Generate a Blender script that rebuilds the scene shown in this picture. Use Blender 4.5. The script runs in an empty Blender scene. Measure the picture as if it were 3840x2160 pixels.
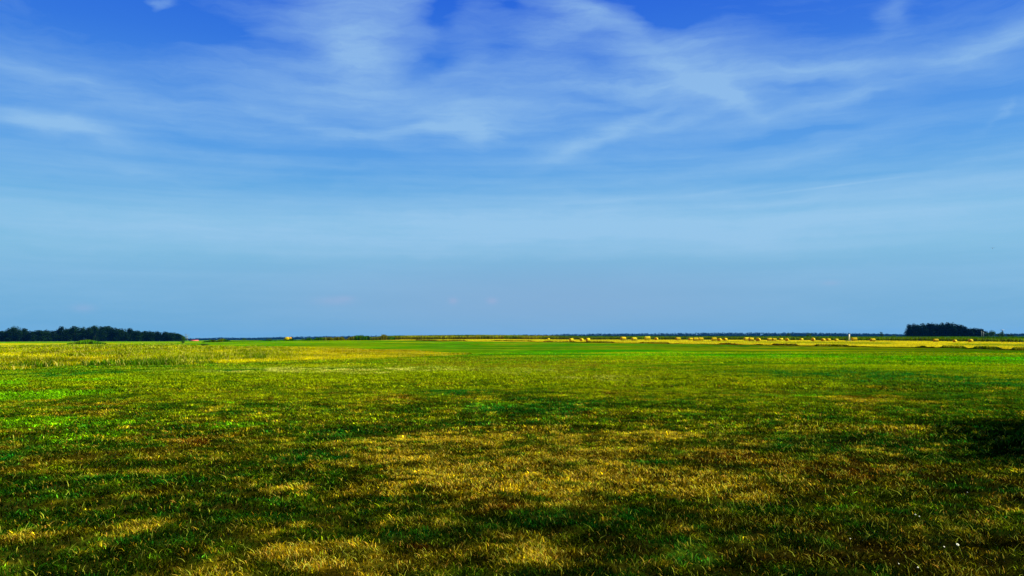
import bpy, math, random
import numpy as np
from mathutils import Matrix, Vector
SC = bpy.context.scene
COL = SC.collection
rng = np.random.default_rng(7)
random.seed(7)
R = math.radians

# ------------------------------------------------------------------ camera frame
F = 3014.0; EYE = 1.6
TH = math.atan(187.5 / F); RO = 0.00443
fwd = np.array([0, math.cos(TH), math.sin(TH)])
up0 = np.array([0, -math.sin(TH), math.cos(TH)]); ri0 = np.array([1.0, 0, 0])
upv = up0 * math.cos(RO) + ri0 * math.sin(RO)
riv = ri0 * math.cos(RO) - up0 * math.sin(RO)
def horizon(px): return 1267.5 - (np.asarray(px, float) - 1920) * 0.00443
def pdir(px, py):
    d = fwd * F + riv * (px - 1920) + upv * (1080 - py)
    return d / np.linalg.norm(d)
def proj(x, y, z):
    v = np.stack([x, y, z - EYE], -1)
    d = v @ fwd; d = np.where(np.abs(d) < 1e-6, 1e-6, d)
    return 1920 + F * (v @ riv) / d, 1080 - F * (v @ upv) / d

# ------------------------------------------------------------------ noise
def _h(ix, iy, s):
    n = (ix.astype(np.int64) * 374761393 + iy.astype(np.int64) * 668265263 + s * 1442695041) & 0x7fffffff
    n = ((n ^ (n >> 13)) * 1274126177) & 0x7fffffff
    n = n ^ (n >> 16)
    return (n & 0xffff) / 65535.0
def vn(x, y, s=0):
    xi = np.floor(x); yi = np.floor(y); fx = x - xi; fy = y - yi
    fx = fx * fx * (3 - 2 * fx); fy = fy * fy * (3 - 2 * fy)
    a = _h(xi, yi, s); b = _h(xi + 1, yi, s); c = _h(xi, yi + 1, s); d = _h(xi + 1, yi + 1, s)
    return (a * (1 - fx) + b * fx) * (1 - fy) + (c * (1 - fx) + d * fx) * fy
def fbm(x, y, s=0, o=4):
    t = 0; a = .5; n = 0
    for i in range(o):
        t = t + a * vn(x, y, s + i * 17); n += a; a *= .5; x = x * 2.03 + 11.3; y = y * 2.03 + 5.7
    return t / n
def ss(a, b, x):
    t = np.clip((x - a) / (b - a), 0, 1); return t * t * (3 - 2 * t)

# ------------------------------------------------------------------ terrain
APX = [-1500, 0, 600, 900, 1080, 1500, 1900, 2200, 2600, 3000, 3400, 3840, 5300]
AZV = [0.1, .1, .3, .9, 1.1, 1.15, 1.1, .8, .62, .5, .35, .15, 0]
AAZ = [math.atan2(p - 1920, F) for p in APX]
DIP = None
def terr(x, y):
    x = np.asarray(x, float); y = np.asarray(y, float)
    r = np.hypot(x, y); az = np.arctan2(x, y)
    A = np.interp(az, AAZ, AZV)
    z = A * ss(90, 290, r) * (1 - ss(450, 800, r))
    near = 1 - ss(25, 70, r)
    z = z + near * (0.07 * (fbm(x * .9, y * .9, 3, 3) - .5) + .10 * (fbm(x * .25, y * .25, 5, 2) - .5)) * ss(.3, 2.5, r)
    z = z + .5 * (fbm(x * .01, y * .01, 9, 3) - .5) * ss(60, 300, r)
    left = 1 - ss(-.15, .02, az)
    z = z - 4.0 * ss(1300, 3000, r) * left
    if DIP is not None:
        z = z - 1.6 * np.exp(-((x - DIP[0]) ** 2 + (y - DIP[1]) ** 2) / 60 ** 2)
    return z
_rs = np.exp(np.linspace(math.log(3), math.log(4900), 3000))
def at(px, py, mx=4900.0):
    d = pdir(px, py); h = math.hypot(d[0], d[1])
    ux, uy, k = d[0] / h, d[1] / h, d[2] / h
    zz = EYE + _rs * k - terr(_rs * ux, _rs * uy)
    i = np.nonzero(zz < 0)[0]
    r = _rs[i[0]] if len(i) else mx
    r = min(r, mx)
    return np.array([r * ux, r * uy])
def atr(px, r):
    a = math.atan2(*(pdir(px, 1265)[:2])); return np.array([r * math.sin(a), r * math.cos(a)])
DIP = atr(727, 900)

# ------------------------------------------------------------------ object helpers
def tag(o, label=None, cat=None, group=None, kind=None):
    if label: o["label"] = label
    if cat: o["category"] = cat
    if group: o["group"] = group
    if kind: o["kind"] = kind
    return o
def mesh_np(name, V, quads=None, tris=None, col=None, mat=None, parent=None, smooth=False):
    me = bpy.data.meshes.new(name)
    V = np.ascontiguousarray(V, np.float32)
    nq = 0 if quads is None else len(quads); nt = 0 if tris is None else len(tris)
    me.vertices.add(len(V)); me.vertices.foreach_set("co", V.ravel())
    li = []; st = []
    if nq: li.append(np.asarray(quads, np.int32).ravel()); st.append(np.arange(nq, dtype=np.int32) * 4)
    if nt: li.append(np.asarray(tris, np.int32).ravel()); st.append(nq * 4 + np.arange(nt, dtype=np.int32) * 3)
    li = np.concatenate(li); st = np.concatenate(st)
    me.loops.add(len(li)); me.loops.foreach_set("vertex_index", li)
    me.polygons.add(nq + nt); me.polygons.foreach_set("loop_start", st)
    if smooth: me.polygons.foreach_set("use_smooth", np.ones(nq + nt, bool))
    me.update(calc_edges=True)
    if col is not None:
        a = me.attributes.new("tone", 'FLOAT_COLOR', 'POINT')
        c = np.ones((len(V), 4), np.float32); c[:, :3] = col
        a.data.foreach_set("color", c.ravel())
    if mat: me.materials.append(mat)
    o = bpy.data.objects.new(name, me); COL.objects.link(o)
    if parent is not None: o.parent = parent
    return o
class MB:
    def __init__(s): s.v = []; s.q = []; s.t = []; s.n = 0
    def add(s, V, q=None, t=None):
        V = np.asarray(V, float)
        if q is not None and len(q): s.q.append(np.asarray(q) + s.n)
        if t is not None and len(t): s.t.append(np.asarray(t) + s.n)
        s.v.append(V); s.n += len(V)
    def tube(s, P, rad, n=8, cap=True):
        P = [np.asarray(p, float) for p in P]; rings = []
        for i, p in enumerate(P):
            a = P[min(i + 1, len(P) - 1)] - P[max(i - 1, 0)]; a = a / (np.linalg.norm(a) + 1e-9)
            u = np.cross(a, [0.3, 1, .2]); u /= np.linalg.norm(u); w = np.cross(a, u)
            for k in range(n):
                t = 2 * math.pi * k / n; rings.append(p + rad[i] * (u * math.cos(t) + w * math.sin(t)))
        q = []
        for i in range(len(P) - 1):
            for k in range(n):
                q.append([i * n + k, i * n + (k + 1) % n, (i + 1) * n + (k + 1) % n, (i + 1) * n + k])
        t = []
        if cap:
            rings.append(P[-1]); c = len(rings) - 1; b = (len(P) - 1) * n
            t = [[b + k, b + (k + 1) % n, c] for k in range(n)]
            rings.append(P[0]); c = len(rings) - 1
            t += [[(k + 1) % n, k, c] for k in range(n)]
        s.add(rings, q, t)
    def box(s, c, d, rz=0):
        c = np.asarray(c, float); V = []
        for z in (-1, 1):
            for x, y in ((-1, -1), (1, -1), (1, 1), (-1, 1)):
                X = x * d[0] / 2; Y = y * d[1] / 2
                V.append(c + [X * math.cos(rz) - Y * math.sin(rz), X * math.sin(rz) + Y * math.cos(rz), z * d[2] / 2])
        s.add(V, [[3, 2, 1, 0], [4, 5, 6, 7], [0, 1, 5, 4], [1, 2, 6, 5], [2, 3, 7, 6], [3, 0, 4, 7]])
    def build(s, name, mat, parent=None, smooth=False):
        return mesh_np(name, np.concatenate(s.v), np.concatenate(s.q) if s.q else None,
                       np.concatenate(s.t) if s.t else None, None, mat, parent, smooth)
def empty(name, loc, rz=0, sc=None):
    o = bpy.data.objects.new(name, None); COL.objects.link(o); o.location = loc; o.rotation_euler = (0, 0, rz)
    o.empty_display_size = .3
    if sc is not None: o.scale = sc
    return o
def copy_tree(o, parent=None):
    c = o.copy(); COL.objects.link(c); c.parent = parent
    for ch in list(o.children): copy_tree(ch, c)
    return c

# ------------------------------------------------------------------ materials
def newmat(name):
    m = bpy.data.materials.new(name); m.use_nodes = True
    nt = m.node_tree; nt.nodes.clear(); return m, nt
def leafy(name, color=None, attr=False, trans=.3, var=.35, scale=2.0, gloss=0.0):
    m, nt = newmat(name); N = nt.nodes; L = nt.links
    out = N.new('ShaderNodeOutputMaterial')
    if attr:
        a = N.new('ShaderNodeAttribute'); a.attribute_name = 'tone'; c = a.outputs['Color']
    else:
        rgb = N.new('ShaderNodeRGB'); rgb.outputs[0].default_value = (*color, 1); c = rgb.outputs[0]
    tc = N.new('ShaderNodeTexCoord'); nz = N.new('ShaderNodeTexNoise'); nz.inputs['Scale'].default_value = scale
    nz.inputs['Detail'].default_value = 3
    L.new(tc.outputs['Object'], nz.inputs['Vector'])
    mr = N.new('ShaderNodeMapRange'); mr.inputs[1].default_value = .3; mr.inputs[2].default_value = .7
    mr.inputs[3].default_value = 1 - var; mr.inputs[4].default_value = 1 + var
    L.new(nz.outputs[0], mr.inputs[0])
    last = mr.outputs[0]
    if not attr:
        oi = N.new('ShaderNodeObjectInfo'); m2 = N.new('ShaderNodeMapRange')
        m2.inputs[3].default_value = .7; m2.inputs[4].default_value = 1.35; L.new(oi.outputs['Random'], m2.inputs[0])
        mm = N.new('ShaderNodeMath'); mm.operation = 'MULTIPLY'; L.new(last, mm.inputs[0]); L.new(m2.outputs[0], mm.inputs[1]); last = mm.outputs[0]
    vm = N.new('ShaderNodeVectorMath'); vm.operation = 'SCALE'; L.new(c, vm.inputs[0]); L.new(last, vm.inputs['Scale'])
    d = N.new('ShaderNodeBsdfDiffuse'); t = N.new('ShaderNodeBsdfTranslucent'); mx = N.new('ShaderNodeMixShader')
    L.new(vm.outputs[0], d.inputs['Color']); L.new(vm.outputs[0], t.inputs['Color']); mx.inputs[0].default_value = trans
    L.new(d.outputs[0], mx.inputs[1]); L.new(t.outputs[0], mx.inputs[2]); sh = mx.outputs[0]
    if gloss:
        g = N.new('ShaderNodeBsdfGlossy'); g.inputs['Roughness'].default_value = .45; g.inputs['Color'].default_value = (.8, .8, .6, 1)
        m3 = N.new('ShaderNodeMixShader'); m3.inputs[0].default_value = gloss
        L.new(sh, m3.inputs[1]); L.new(g.outputs[0], m3.inputs[2]); sh = m3.outputs[0]
    L.new(sh, out.inputs['Surface']); return m
def solid(name, color, rough=.8, var=.2, scale=6.0, bump=0.0, stretch=None):
    m, nt = newmat(name); N = nt.nodes; L = nt.links
    out = N.new('ShaderNodeOutputMaterial'); b = N.new('ShaderNodeBsdfPrincipled')
    b.inputs['Roughness'].default_value = rough
    tc = N.new('ShaderNodeTexCoord'); mp = N.new('ShaderNodeMapping'); nz = N.new('ShaderNodeTexNoise')
    if stretch: mp.inputs['Scale'].default_value = stretch
    nz.inputs['Scale'].default_value = scale; nz.inputs['Detail'].default_value = 4
    L.new(tc.outputs['Object'], mp.inputs[0]); L.new(mp.outputs[0], nz.inputs['Vector'])
    cr = N.new('ShaderNodeValToRGB')
    cr.color_ramp.elements[0].position = .3; cr.color_ramp.elements[1].position = .7
    cr.color_ramp.elements[0].color = (*[c * (1 - var) for c in color], 1)
    cr.color_ramp.elements[1].color = (*[min(1, c * (1 + var)) for c in color], 1)
    L.new(nz.outputs[0], cr.inputs[0]); L.new(cr.outputs[0], b.inputs['Base Color'])
    if bump:
        bp = N.new('ShaderNodeBump'); bp.inputs['Strength'].default_value = .8; bp.inputs['Distance'].default_value = bump
        L.new(nz.outputs[0], bp.inputs['Height']); L.new(bp.outputs[0], b.inputs['Normal'])
    L.new(b.outputs[0], out.inputs[0]); return m
M_bark = solid('bark', (.012, .009, .006), .9, .4, 3, .03, (1, 1, .2))
M_palebark = solid('pale_bark', (.26, .27, .18), .85, .25, 2, .01, (1, 1, .3))
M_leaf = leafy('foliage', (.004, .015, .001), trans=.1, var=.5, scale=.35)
M_leaf2 = leafy('light_foliage', (.03, .075, .012), trans=.2, var=.4, scale=.5)
M_leafnear = leafy('near_foliage', (.03, .08, .015), trans=.2, var=.4, scale=.8)
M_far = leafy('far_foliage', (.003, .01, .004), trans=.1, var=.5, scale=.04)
M_grey = leafy('grey_foliage', (.13, .17, .13), trans=.2, var=.3, scale=.5)
M_weed = leafy('tone_foliage', attr=True, trans=.25, var=.25, scale=.3)
M_blade = leafy('grass_blade', attr=True, trans=.3, var=.15, scale=3)
M_white = solid('white_paint', (.55, .55, .38), .6, .08, 3)
M_red = solid('red_tile', (.45, .08, .04), .7, .15, 2)
M_wall = solid('plaster', (.5, .4, .3), .8, .1, 1)
M_steel = solid('galvanised_steel', (.12, .2, .28), .5, .1, 1)

# ground material: tone attribute x fine procedural noise
def ground_mat():
    m, nt = newmat('field_soil_and_turf'); N = nt.nodes; L = nt.links
    out = N.new('ShaderNodeOutputMaterial'); a = N.new('ShaderNodeAttribute'); a.attribute_name = 'tone'
    g = N.new('ShaderNodeNewGeometry')
    n1 = N.new('ShaderNodeTexNoise'); n1.inputs['Scale'].default_value = 22; n1.inputs['Detail'].default_value = 5
    n2 = N.new('ShaderNodeTexNoise'); n2.inputs['Scale'].default_value = .9; n2.inputs['Detail'].default_value = 6
    L.new(g.outputs['Position'], n1.inputs['Vector']); L.new(g.outputs['Position'], n2.inputs['Vector'])
    r1 = N.new('ShaderNodeMapRange'); r1.inputs[1].default_value = .3; r1.inputs[2].default_value = .7; r1.inputs[3].default_value = .6; r1.inputs[4].default_value = 1.4
    r2 = N.new('ShaderNodeMapRange'); r2.inputs[1].default_value = .3; r2.inputs[2].default_value = .7; r2.inputs[3].default_value = .78; r2.inputs[4].default_value = 1.22
    L.new(n1.outputs[0], r1.inputs[0]); L.new(n2.outputs[0], r2.inputs[0])
    mm = N.new('ShaderNodeMath'); mm.operation = 'MULTIPLY'; L.new(r1.outputs[0], mm.inputs[0]); L.new(r2.outputs[0], mm.inputs[1])
    vm = N.new('ShaderNodeVectorMath'); vm.operation = 'SCALE'; L.new(a.outputs['Color'], vm.inputs[0]); L.new(mm.outputs[0], vm.inputs['Scale'])
    b = N.new('ShaderNodeBsdfDiffuse'); b.inputs['Roughness'].default_value = 1
    L.new(vm.outputs[0], b.inputs['Color'])
    bp = N.new('ShaderNodeBump'); bp.inputs['Strength'].default_value = .5; bp.inputs['Distance'].default_value = .03
    L.new(n1.outputs[0], bp.inputs['Height']); L.new(bp.outputs[0], b.inputs['Normal'])
    L.new(b.outputs[0], out.inputs[0]); return m
M_ground = ground_mat()

# ------------------------------------------------------------------ field colour map (world positions)
K = 1.4907
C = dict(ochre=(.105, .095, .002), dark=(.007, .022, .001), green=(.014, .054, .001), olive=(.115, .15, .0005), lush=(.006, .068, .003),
         bright=(.060, .175, .0008), dry=(.33, .225, .002), pale=(.33, .30, .045), brown=(.105, .036, .001),
         vivid=(.022, .165, .0003), tan=(.42, .33, .002), straw=(.50, .44, .008), dust=(.12, .10, .012))
C = {k: np.array(v) for k, v in C.items()}
BL = []   # x, y, along, across halfwidths, az, kind, amp
def blob(px, py, rx, ry, kind, amp=1.0):
    px *= K; py *= K; rx *= K; ry *= K
    c = at(px, py); r = np.hypot(*c); n = at(px, py + ry); f = at(px, py - ry)
    ra = max(.5 * (np.hypot(*f) - np.hypot(*n)), .15); BL.append((c[0], c[1], ra, rx / F * r, math.atan2(c[0], c[1]), kind, amp))
for b in [(1150,1190,330,46,'dry',1.1),(1450,1215,280,36,'dry',1.15),(1300,1145,400,36,'dry',.65),(1650,1205,170,32,'dry',.8),
    (1180,1110,150,26,'dry',.5),(1500,1098,240,28,'dry',.6),(1830,1138,80,7,'dry',1.3),(1300,1280,300,30,'dry',.35),(860,1412,120,24,'dry',1.6),
    (960,1436,110,22,'dry',.8),(1450,1405,150,26,'dry',.55),(90,1352,60,10,'dry',.8),(300,1245,100,18,'dry',.4),(700,1340,120,18,'dry',.45),
    (2190,1010,90,9,'dry',.6),(2050,1080,200,18,'dry',.45),(560,1150,150,20,'dry',.3),(1050,1320,110,15,'dry',.5),(1750,1240,120,20,'dry',.6),
    (1420,1240,80,14,'dry',.6),(250,1330,140,14,'dry',.3),(2150,1270,120,10,'dry',.3),(1350,1350,120,12,'dry',.5),(620,1240,120,12,'dry',.4),
    (1900,1162,260,16,'brown',.9),(960,1001,55,5,'brown',1.5),(530,1108,70,9,'brown',1.7),(1275,1278,50,9,'brown',1),(2020,1180,130,15,'brown',1.1),
    (1550,990,160,8,'brown',.3),(300,1010,140,8,'brown',.3),(1080,1380,60,10,'brown',.6),(2230,1002,60,5,'brown',.6),
    (1280,930,190,11,'pale',.9),(1500,950,130,7,'pale',1),(1300,935,480,35,'olive',.8),(1250,920,420,16,'ochre',.55),(1600,948,200,12,'ochre',.5),(700,905,500,10,'ochre',.45),(850,960,400,12,'ochre',.4),(250,965,260,10,'olive',.6),(700,945,500,25,'olive',.7),(1650,960,200,20,'olive',.6),
    (2300,925,150,5,'olive',.8),(1950,905,250,6,'olive',.7),(2250,890,200,4,'olive',.5),(800,930,300,8,'pale',.35),(200,1360,90,8,'brown',.5),
    (1900,1015,350,20,'olive',.5),(1950,975,300,12,'olive',.5),
    (1320,1025,130,15,'lush',.95),(1120,986,80,7,'lush',1),(1450,1045,100,10,'lush',.5),(900,1085,110,10,'lush',.9),(1150,1065,120,12,'lush',.5),
    (760,1150,140,16,'lush',.8),(1430,1312,120,22,'lush',1),(1610,1290,80,13,'lush',.8),(350,1215,150,20,'lush',.5),
    (100,1235,80,18,'lush',.5),(2150,1130,200,12,'lush',.7),(1640,1165,60,6,'lush',.8),(30,1152,40,8,'lush',.9),(150,1372,200,25,'lush',.5),(1000,1355,50,10,'lush',.8),
    (2300,1360,300,40,'lush',.3),(2200,945,300,12,'lush',.4),(600,1220,100,12,'lush',.6),(480,1248,110,6,'lush',.6),(1700,1150,90,9,'lush',.5),
    (250,940,300,6,'lush',.5),(1850,1335,120,20,'lush',.5),(520,1360,160,20,'lush',.4),(2000,870,300,4,'lush',.5),(2480,960,200,20,'lush',.4),
    (130,1064,110,10,'bright',1.6),(200,1100,85,8,'bright',1.6),(590,1070,60,7,'bright',1.5),(50,998,120,9,'bright',1.3),(584,1012,20,3,'bright',.8),
    (1250,1015,90,4,'bright',.4),(2060,998,60,3,'bright',.5),(60,960,200,8,'bright',.4),
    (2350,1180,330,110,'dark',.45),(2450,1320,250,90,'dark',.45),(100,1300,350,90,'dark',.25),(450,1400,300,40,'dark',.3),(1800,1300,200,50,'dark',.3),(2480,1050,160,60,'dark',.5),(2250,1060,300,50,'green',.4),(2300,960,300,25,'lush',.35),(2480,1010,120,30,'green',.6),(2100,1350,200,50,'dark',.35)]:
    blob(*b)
def line(pts, px): return np.interp(px, [p[0] for p in pts], [p[1] for p in pts])
M1 = [(-2500,1430),(-500,1400),(0,1390),(100,1385),(250,1374),(700,1370),(900,1358),(1200,1349),(1500,1341),(1750,1331),(1800,1325)]
M2 = [(-2500,1300),(-500,1287),(0,1287),(400,1288),(650,1291),(750,1300),(1100,1303),(1500,1313),(1750,1327),(1800,1327)]
S1 = [(900,1274),(1550,1276),(1600,1278),(2200,1284),(2600,1290),(3200,1300),(3550,1305),(3840,1313),(5300,1345)]
S2 = [(900,1273.5),(1330,1272),(1500,1272),(1600,1271.5),(1900,1272),(2200,1273),(2400,1274),(2700,1275),(3000,1276),(3300,1278),(3600,1281),(3840,1284),(5300,1296)]
def mixc(c, k, w): return c * (1 - w[..., None]) + C[k] * w[..., None]
def field(x, y):
    r = np.hypot(x, y); az = np.arctan2(x, y)
    z = terr(x, y); px, py = proj(x, y, z); front = (y > 1)
    n0 = fbm(x * .35, y * .35, 21, 4); n1 = fbm(x * 1.3, y * 1.3, 33, 4); n2 = fbm(x * .08, y * .08, 41, 4)
    c = np.ones(x.shape + (3,)) * C['green']
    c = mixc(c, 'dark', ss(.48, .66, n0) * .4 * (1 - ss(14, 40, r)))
    c = mixc(c, 'olive', np.clip(ss(.42, .6, n1) * .45 + ss(16, 38, r) * .5, 0, 1) * (.25 + .65 * ss(.35, .6, n2)))
    c = mixc(c, 'dry', ss(.60, .72, n1) * .35 * (1 - ss(25, 60, r)))
    c = mixc(c, 'brown', ss(.60, .74, fbm(x * .8, y * .8, 55, 3)) * .4 * (1 - ss(20, 50, r)))
    # brighter turf with distance, mostly vivid green to the right
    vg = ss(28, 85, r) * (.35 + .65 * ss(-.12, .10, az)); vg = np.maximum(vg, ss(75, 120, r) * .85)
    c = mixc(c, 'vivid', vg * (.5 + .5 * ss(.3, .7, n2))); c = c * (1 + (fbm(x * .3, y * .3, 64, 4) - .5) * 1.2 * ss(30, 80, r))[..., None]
    bandn = fbm(az * 6, np.log(np.maximum(r, 1)) * 14, 61, 4)
    c = mixc(c, 'olive', ss(.46, .66, bandn) * ss(22, 50, r) * .75)
    c = mixc(c, 'tan', ss(.56, .70, fbm(az * 9 + 3, np.log(np.maximum(r, 1)) * 26, 63, 4)) * ss(25, 60, r) * .3)
    c = mixc(c, 'lush', ss(.54, .70, fbm(az * 5 + 9, np.log(np.maximum(r, 1)) * 16, 67, 4)) * ss(25, 60, r) * .4)
    wx = (fbm(x * .5, y * .5, 71, 3) - .5); wy = (fbm(x * .5 + 7, y * .5, 73, 3) - .5)
    nearw = 1 - ss(14, 34, r)
    ed = fbm(x * 1.7, y * 1.7, 79, 4) * (1 - .6 * nearw) + fbm(x * 7, y * 7, 83, 3) * .6 * nearw
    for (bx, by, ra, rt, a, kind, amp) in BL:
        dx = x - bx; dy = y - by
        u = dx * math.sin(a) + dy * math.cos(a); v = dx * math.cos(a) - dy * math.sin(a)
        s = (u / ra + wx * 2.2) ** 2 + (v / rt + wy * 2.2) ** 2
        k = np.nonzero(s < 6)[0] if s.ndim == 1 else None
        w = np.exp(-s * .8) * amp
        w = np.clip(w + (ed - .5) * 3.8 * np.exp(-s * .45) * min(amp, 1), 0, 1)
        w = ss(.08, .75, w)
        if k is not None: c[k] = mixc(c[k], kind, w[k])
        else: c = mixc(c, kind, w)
    # tuft-sized variation: scattered dry tufts, green tufts and random darker spots
    cl = fbm(x * 9, y * 9, 131, 3); cm = fbm(x * 2.2 + 5, y * 2.2, 137, 4); cg = fbm(x * 6 + 3, y * 6, 139, 3)
    c = mixc(c, 'olive', ss(.54, .68, cg) * .30 * nearw)
    c = mixc(c, 'dry', ss(.60, .72, cl * .5 + cm * .5) * .5 * nearw)
    c = mixc(c, 'lush', ss(.54, .68, fbm(x * 3.1, y * 3.1, 141, 3)) * .65 * nearw)
    k = np.exp((fbm(x * 5 + 1, y * 5, 143, 3) - .5) * 3.0 * nearw - .32 * nearw + (cm - .5) * (.7 + .8 * nearw))
    c = c * k[..., None]
    # meadow of tall dry weeds, left
    L1 = line(M1, px); L2 = line(M2, px)
    mw = front & (px < 1800) & (py < L1 - 12 * (px < 1100)) & (py > L2)
    c = np.where(mw[..., None], (C['tan'] * .35 + C['olive'] * .6) * (.7 + .6 * n2)[..., None], c)
    # stubble field, right
    a1 = line(S1, px); a2 = line(S2, px)
    t = (py - a2) / np.maximum(a1 - a2, .1)
    st = front & (px > 1420) & (px < 5300) & (py < a1) & (py > a2 - 1)
    sc_ = np.ones_like(c) * C['straw'] * (.6 + .8 * fbm(az * 60, np.log(np.maximum(r, 1)) * 30, 88, 3))[..., None]
    right = ss(2500, 3200, px)
    sc_ = mixc(sc_, 'bright', np.clip(1 - np.abs(t - .42) / .22, 0, 1) * (.5 + .5 * right) * ss(.3, .5, fbm(az * 25, az * 0, 93, 3)))
    sc_ = mixc(sc_, 'dry', np.clip(1 - np.abs(t - .8) / .2, 0, 1) * .5 * (1 - right))
    c = np.where(st[..., None], sc_, c)
    ver = front & (px > 1500) & (py >= a1) & (py < a1 + 1.6 * fbm(az * 80, az * 0, 91, 4))
    c = np.where(ver[..., None], C['brown'] * .6, c)
    # beyond the crop: green farmland
    fa = front & (px > 900) & (py <= a2 - 1)
    c = np.where(fa[..., None], C['green'] * 1.2, c)
    return c

# ------------------------------------------------------------------ ground sheet
def make_ground():
    rr = np.concatenate([[.4, .8], np.exp(np.linspace(math.log(1.2), math.log(4900), 640))])
    aa = np.concatenate([np.arange(-180, -46, 4), np.arange(-46, 46, .22), np.arange(46, 180, 4)]); aa = np.radians(aa)
    Rg, Ag = np.meshgrid(rr, aa, indexing='ij')
    X = (Rg * np.sin(Ag)).ravel(); Y = (Rg * np.cos(Ag)).ravel()
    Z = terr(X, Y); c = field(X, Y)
    nr, na = Rg.shape
    i, j = np.meshgrid(np.arange(nr - 1), np.arange(na), indexing='ij'); j2 = (j + 1) % na
    q = np.stack([i * na + j, i * na + j2, (i + 1) * na + j2, (i + 1) * na + j], -1).reshape(-1, 4)[:, ::-1]
    V = np.stack([X, Y, Z], -1); V = np.concatenate([V, [[0, 0, float(terr(0., 0.))]]]); c = np.concatenate([c, c[:1]])
    tr = np.stack([np.arange(na), (np.arange(na) + 1) % na, np.full(na, len(V) - 1)], -1)
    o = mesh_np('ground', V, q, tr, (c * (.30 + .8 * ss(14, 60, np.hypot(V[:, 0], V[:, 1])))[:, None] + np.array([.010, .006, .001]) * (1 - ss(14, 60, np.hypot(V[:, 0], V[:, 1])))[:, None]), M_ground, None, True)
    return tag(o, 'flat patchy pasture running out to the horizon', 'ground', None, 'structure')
make_ground()

# ------------------------------------------------------------------ blades
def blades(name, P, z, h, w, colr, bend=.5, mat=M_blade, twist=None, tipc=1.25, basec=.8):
    n = len(P); a = rng.uniform(0, 2 * math.pi, n) if twist is None else twist
    dx = np.cos(a); dy = np.sin(a); b = rng.uniform(0, 2 * math.pi, n); L = h * bend * rng.uniform(.2, 1.4, n)
    lx = np.cos(b) * L; ly = np.sin(b) * L
    V = np.zeros((n, 5, 3))
    V[:, 0] = np.stack([P[:, 0] - dx * w / 2, P[:, 1] - dy * w / 2, z - .004], -1)
    V[:, 1] = np.stack([P[:, 0] + dx * w / 2, P[:, 1] + dy * w / 2, z - .004], -1)
    V[:, 2] = np.stack([P[:, 0] + dx * w * .42 + lx * .35, P[:, 1] + dy * w * .42 + ly * .35, z + h * .6], -1)
    V[:, 3] = np.stack([P[:, 0] - dx * w * .42 + lx * .35, P[:, 1] - dy * w * .42 + ly * .35, z + h * .6], -1)
    V[:, 4] = np.stack([P[:, 0] + lx, P[:, 1] + ly, z + h], -1)
    k = np.arange(n) * 5
    q = np.stack([k, k + 1, k + 2, k + 3], -1); t = np.stack([k + 3, k + 2, k + 4], -1)
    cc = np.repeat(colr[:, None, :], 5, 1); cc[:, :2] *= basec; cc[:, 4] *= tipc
    return V.reshape(-1, 3), q, t, cc.reshape(-1, 3)
def sector(n, r0, r1, a0, a1):
    r = np.sqrt(rng.uniform(r0 * r0, r1 * r1, n)); a = rng.uniform(a0, a1, n)
    return np.stack([r * np.sin(a), r * np.cos(a)], -1), r
def grass():
    parts = []; off = 0; A = R(40)
    for (r0, r1, dens, h0, h1, w0, w1) in [(3.2, 8, 5200, .012, .036, .004, .009), (8, 14, 2500, .014, .038, .006, .014), (14, 26, 760, .018, .045, .012, .026),
                                          (26, 50, 170, .025, .065, .025, .05), (50, 95, 34, .03, .08, .04, .09)]:
        n = int(A * (r1 * r1 - r0 * r0) * dens)
        P, r = sector(n, r0, r1, -A, A)
        clump = fbm(P[:, 0] * 4, P[:, 1] * 4, 101, 3)
        keep = rng.uniform(0, 1, n) < (.4 + 1.2 * ss(.35, .6, clump)) * (1 - ss(60, 95, r)); P = P[keep]; r = r[keep]; clump = clump[keep]; n = len(P)
        px, py = proj(P[:, 0], P[:, 1], np.zeros(n))
        keep = ~((px < 1800) & (py < line(M1, px))); P = P[keep]; r = r[keep]; clump = clump[keep]; n = len(P)
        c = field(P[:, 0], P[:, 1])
        dryness = np.clip((c[:, 0] - .6 * c[:, 1]) / .1, 0, 1)
        u = rng.uniform(0, 1, n)
        straw = u < (.035 + .38 * dryness) * (1 - .9 * ss(14, 34, r))
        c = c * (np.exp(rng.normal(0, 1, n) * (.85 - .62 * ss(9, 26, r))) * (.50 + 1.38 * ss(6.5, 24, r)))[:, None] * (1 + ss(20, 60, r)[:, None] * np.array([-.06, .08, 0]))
        sc = np.stack([rng.uniform(.34, .62, n), rng.uniform(.28, .48, n), rng.uniform(.006, .05, n)], -1) * (.5 + .5 * dryness)[:, None]
        c = np.where(straw[:, None], sc, c)
        h = rng.uniform(h0, h1, n) * (.7 + .8 * clump); w = rng.uniform(w0, w1, n)
        tall = rng.uniform(0, 1, n) < .011 + .03 * (P[:, 0] > .25 * P[:, 1]) * fbm(P[:, 0] * 2, P[:, 1] * 2, 111, 2); h = np.where(tall, h * rng.uniform(1.2, 2.1, n), h); w = np.where(tall, w * .7, w); c = np.where((tall & (r < 16))[:, None], np.array([.32, .38, .03]) * rng.uniform(.4, 1.2, n)[:, None], c)
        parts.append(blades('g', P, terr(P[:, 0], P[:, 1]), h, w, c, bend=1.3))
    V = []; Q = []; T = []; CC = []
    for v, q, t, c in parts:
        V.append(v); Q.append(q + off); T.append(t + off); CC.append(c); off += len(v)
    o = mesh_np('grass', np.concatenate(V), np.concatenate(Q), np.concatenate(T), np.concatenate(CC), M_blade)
    tag(o, 'short mown grass with green and straw-dry patches', 'grass', None, 'stuff')
grass()
def merge(parts):
    off = 0; V = []; Q = []; T = []; CC = []
    for v, q, t, c in parts:
        V.append(v); Q.append(q + off); T.append(t + off); CC.append(c); off += len(v)
    return np.concatenate(V), np.concatenate(Q), np.concatenate(T), np.concatenate(CC)
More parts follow.
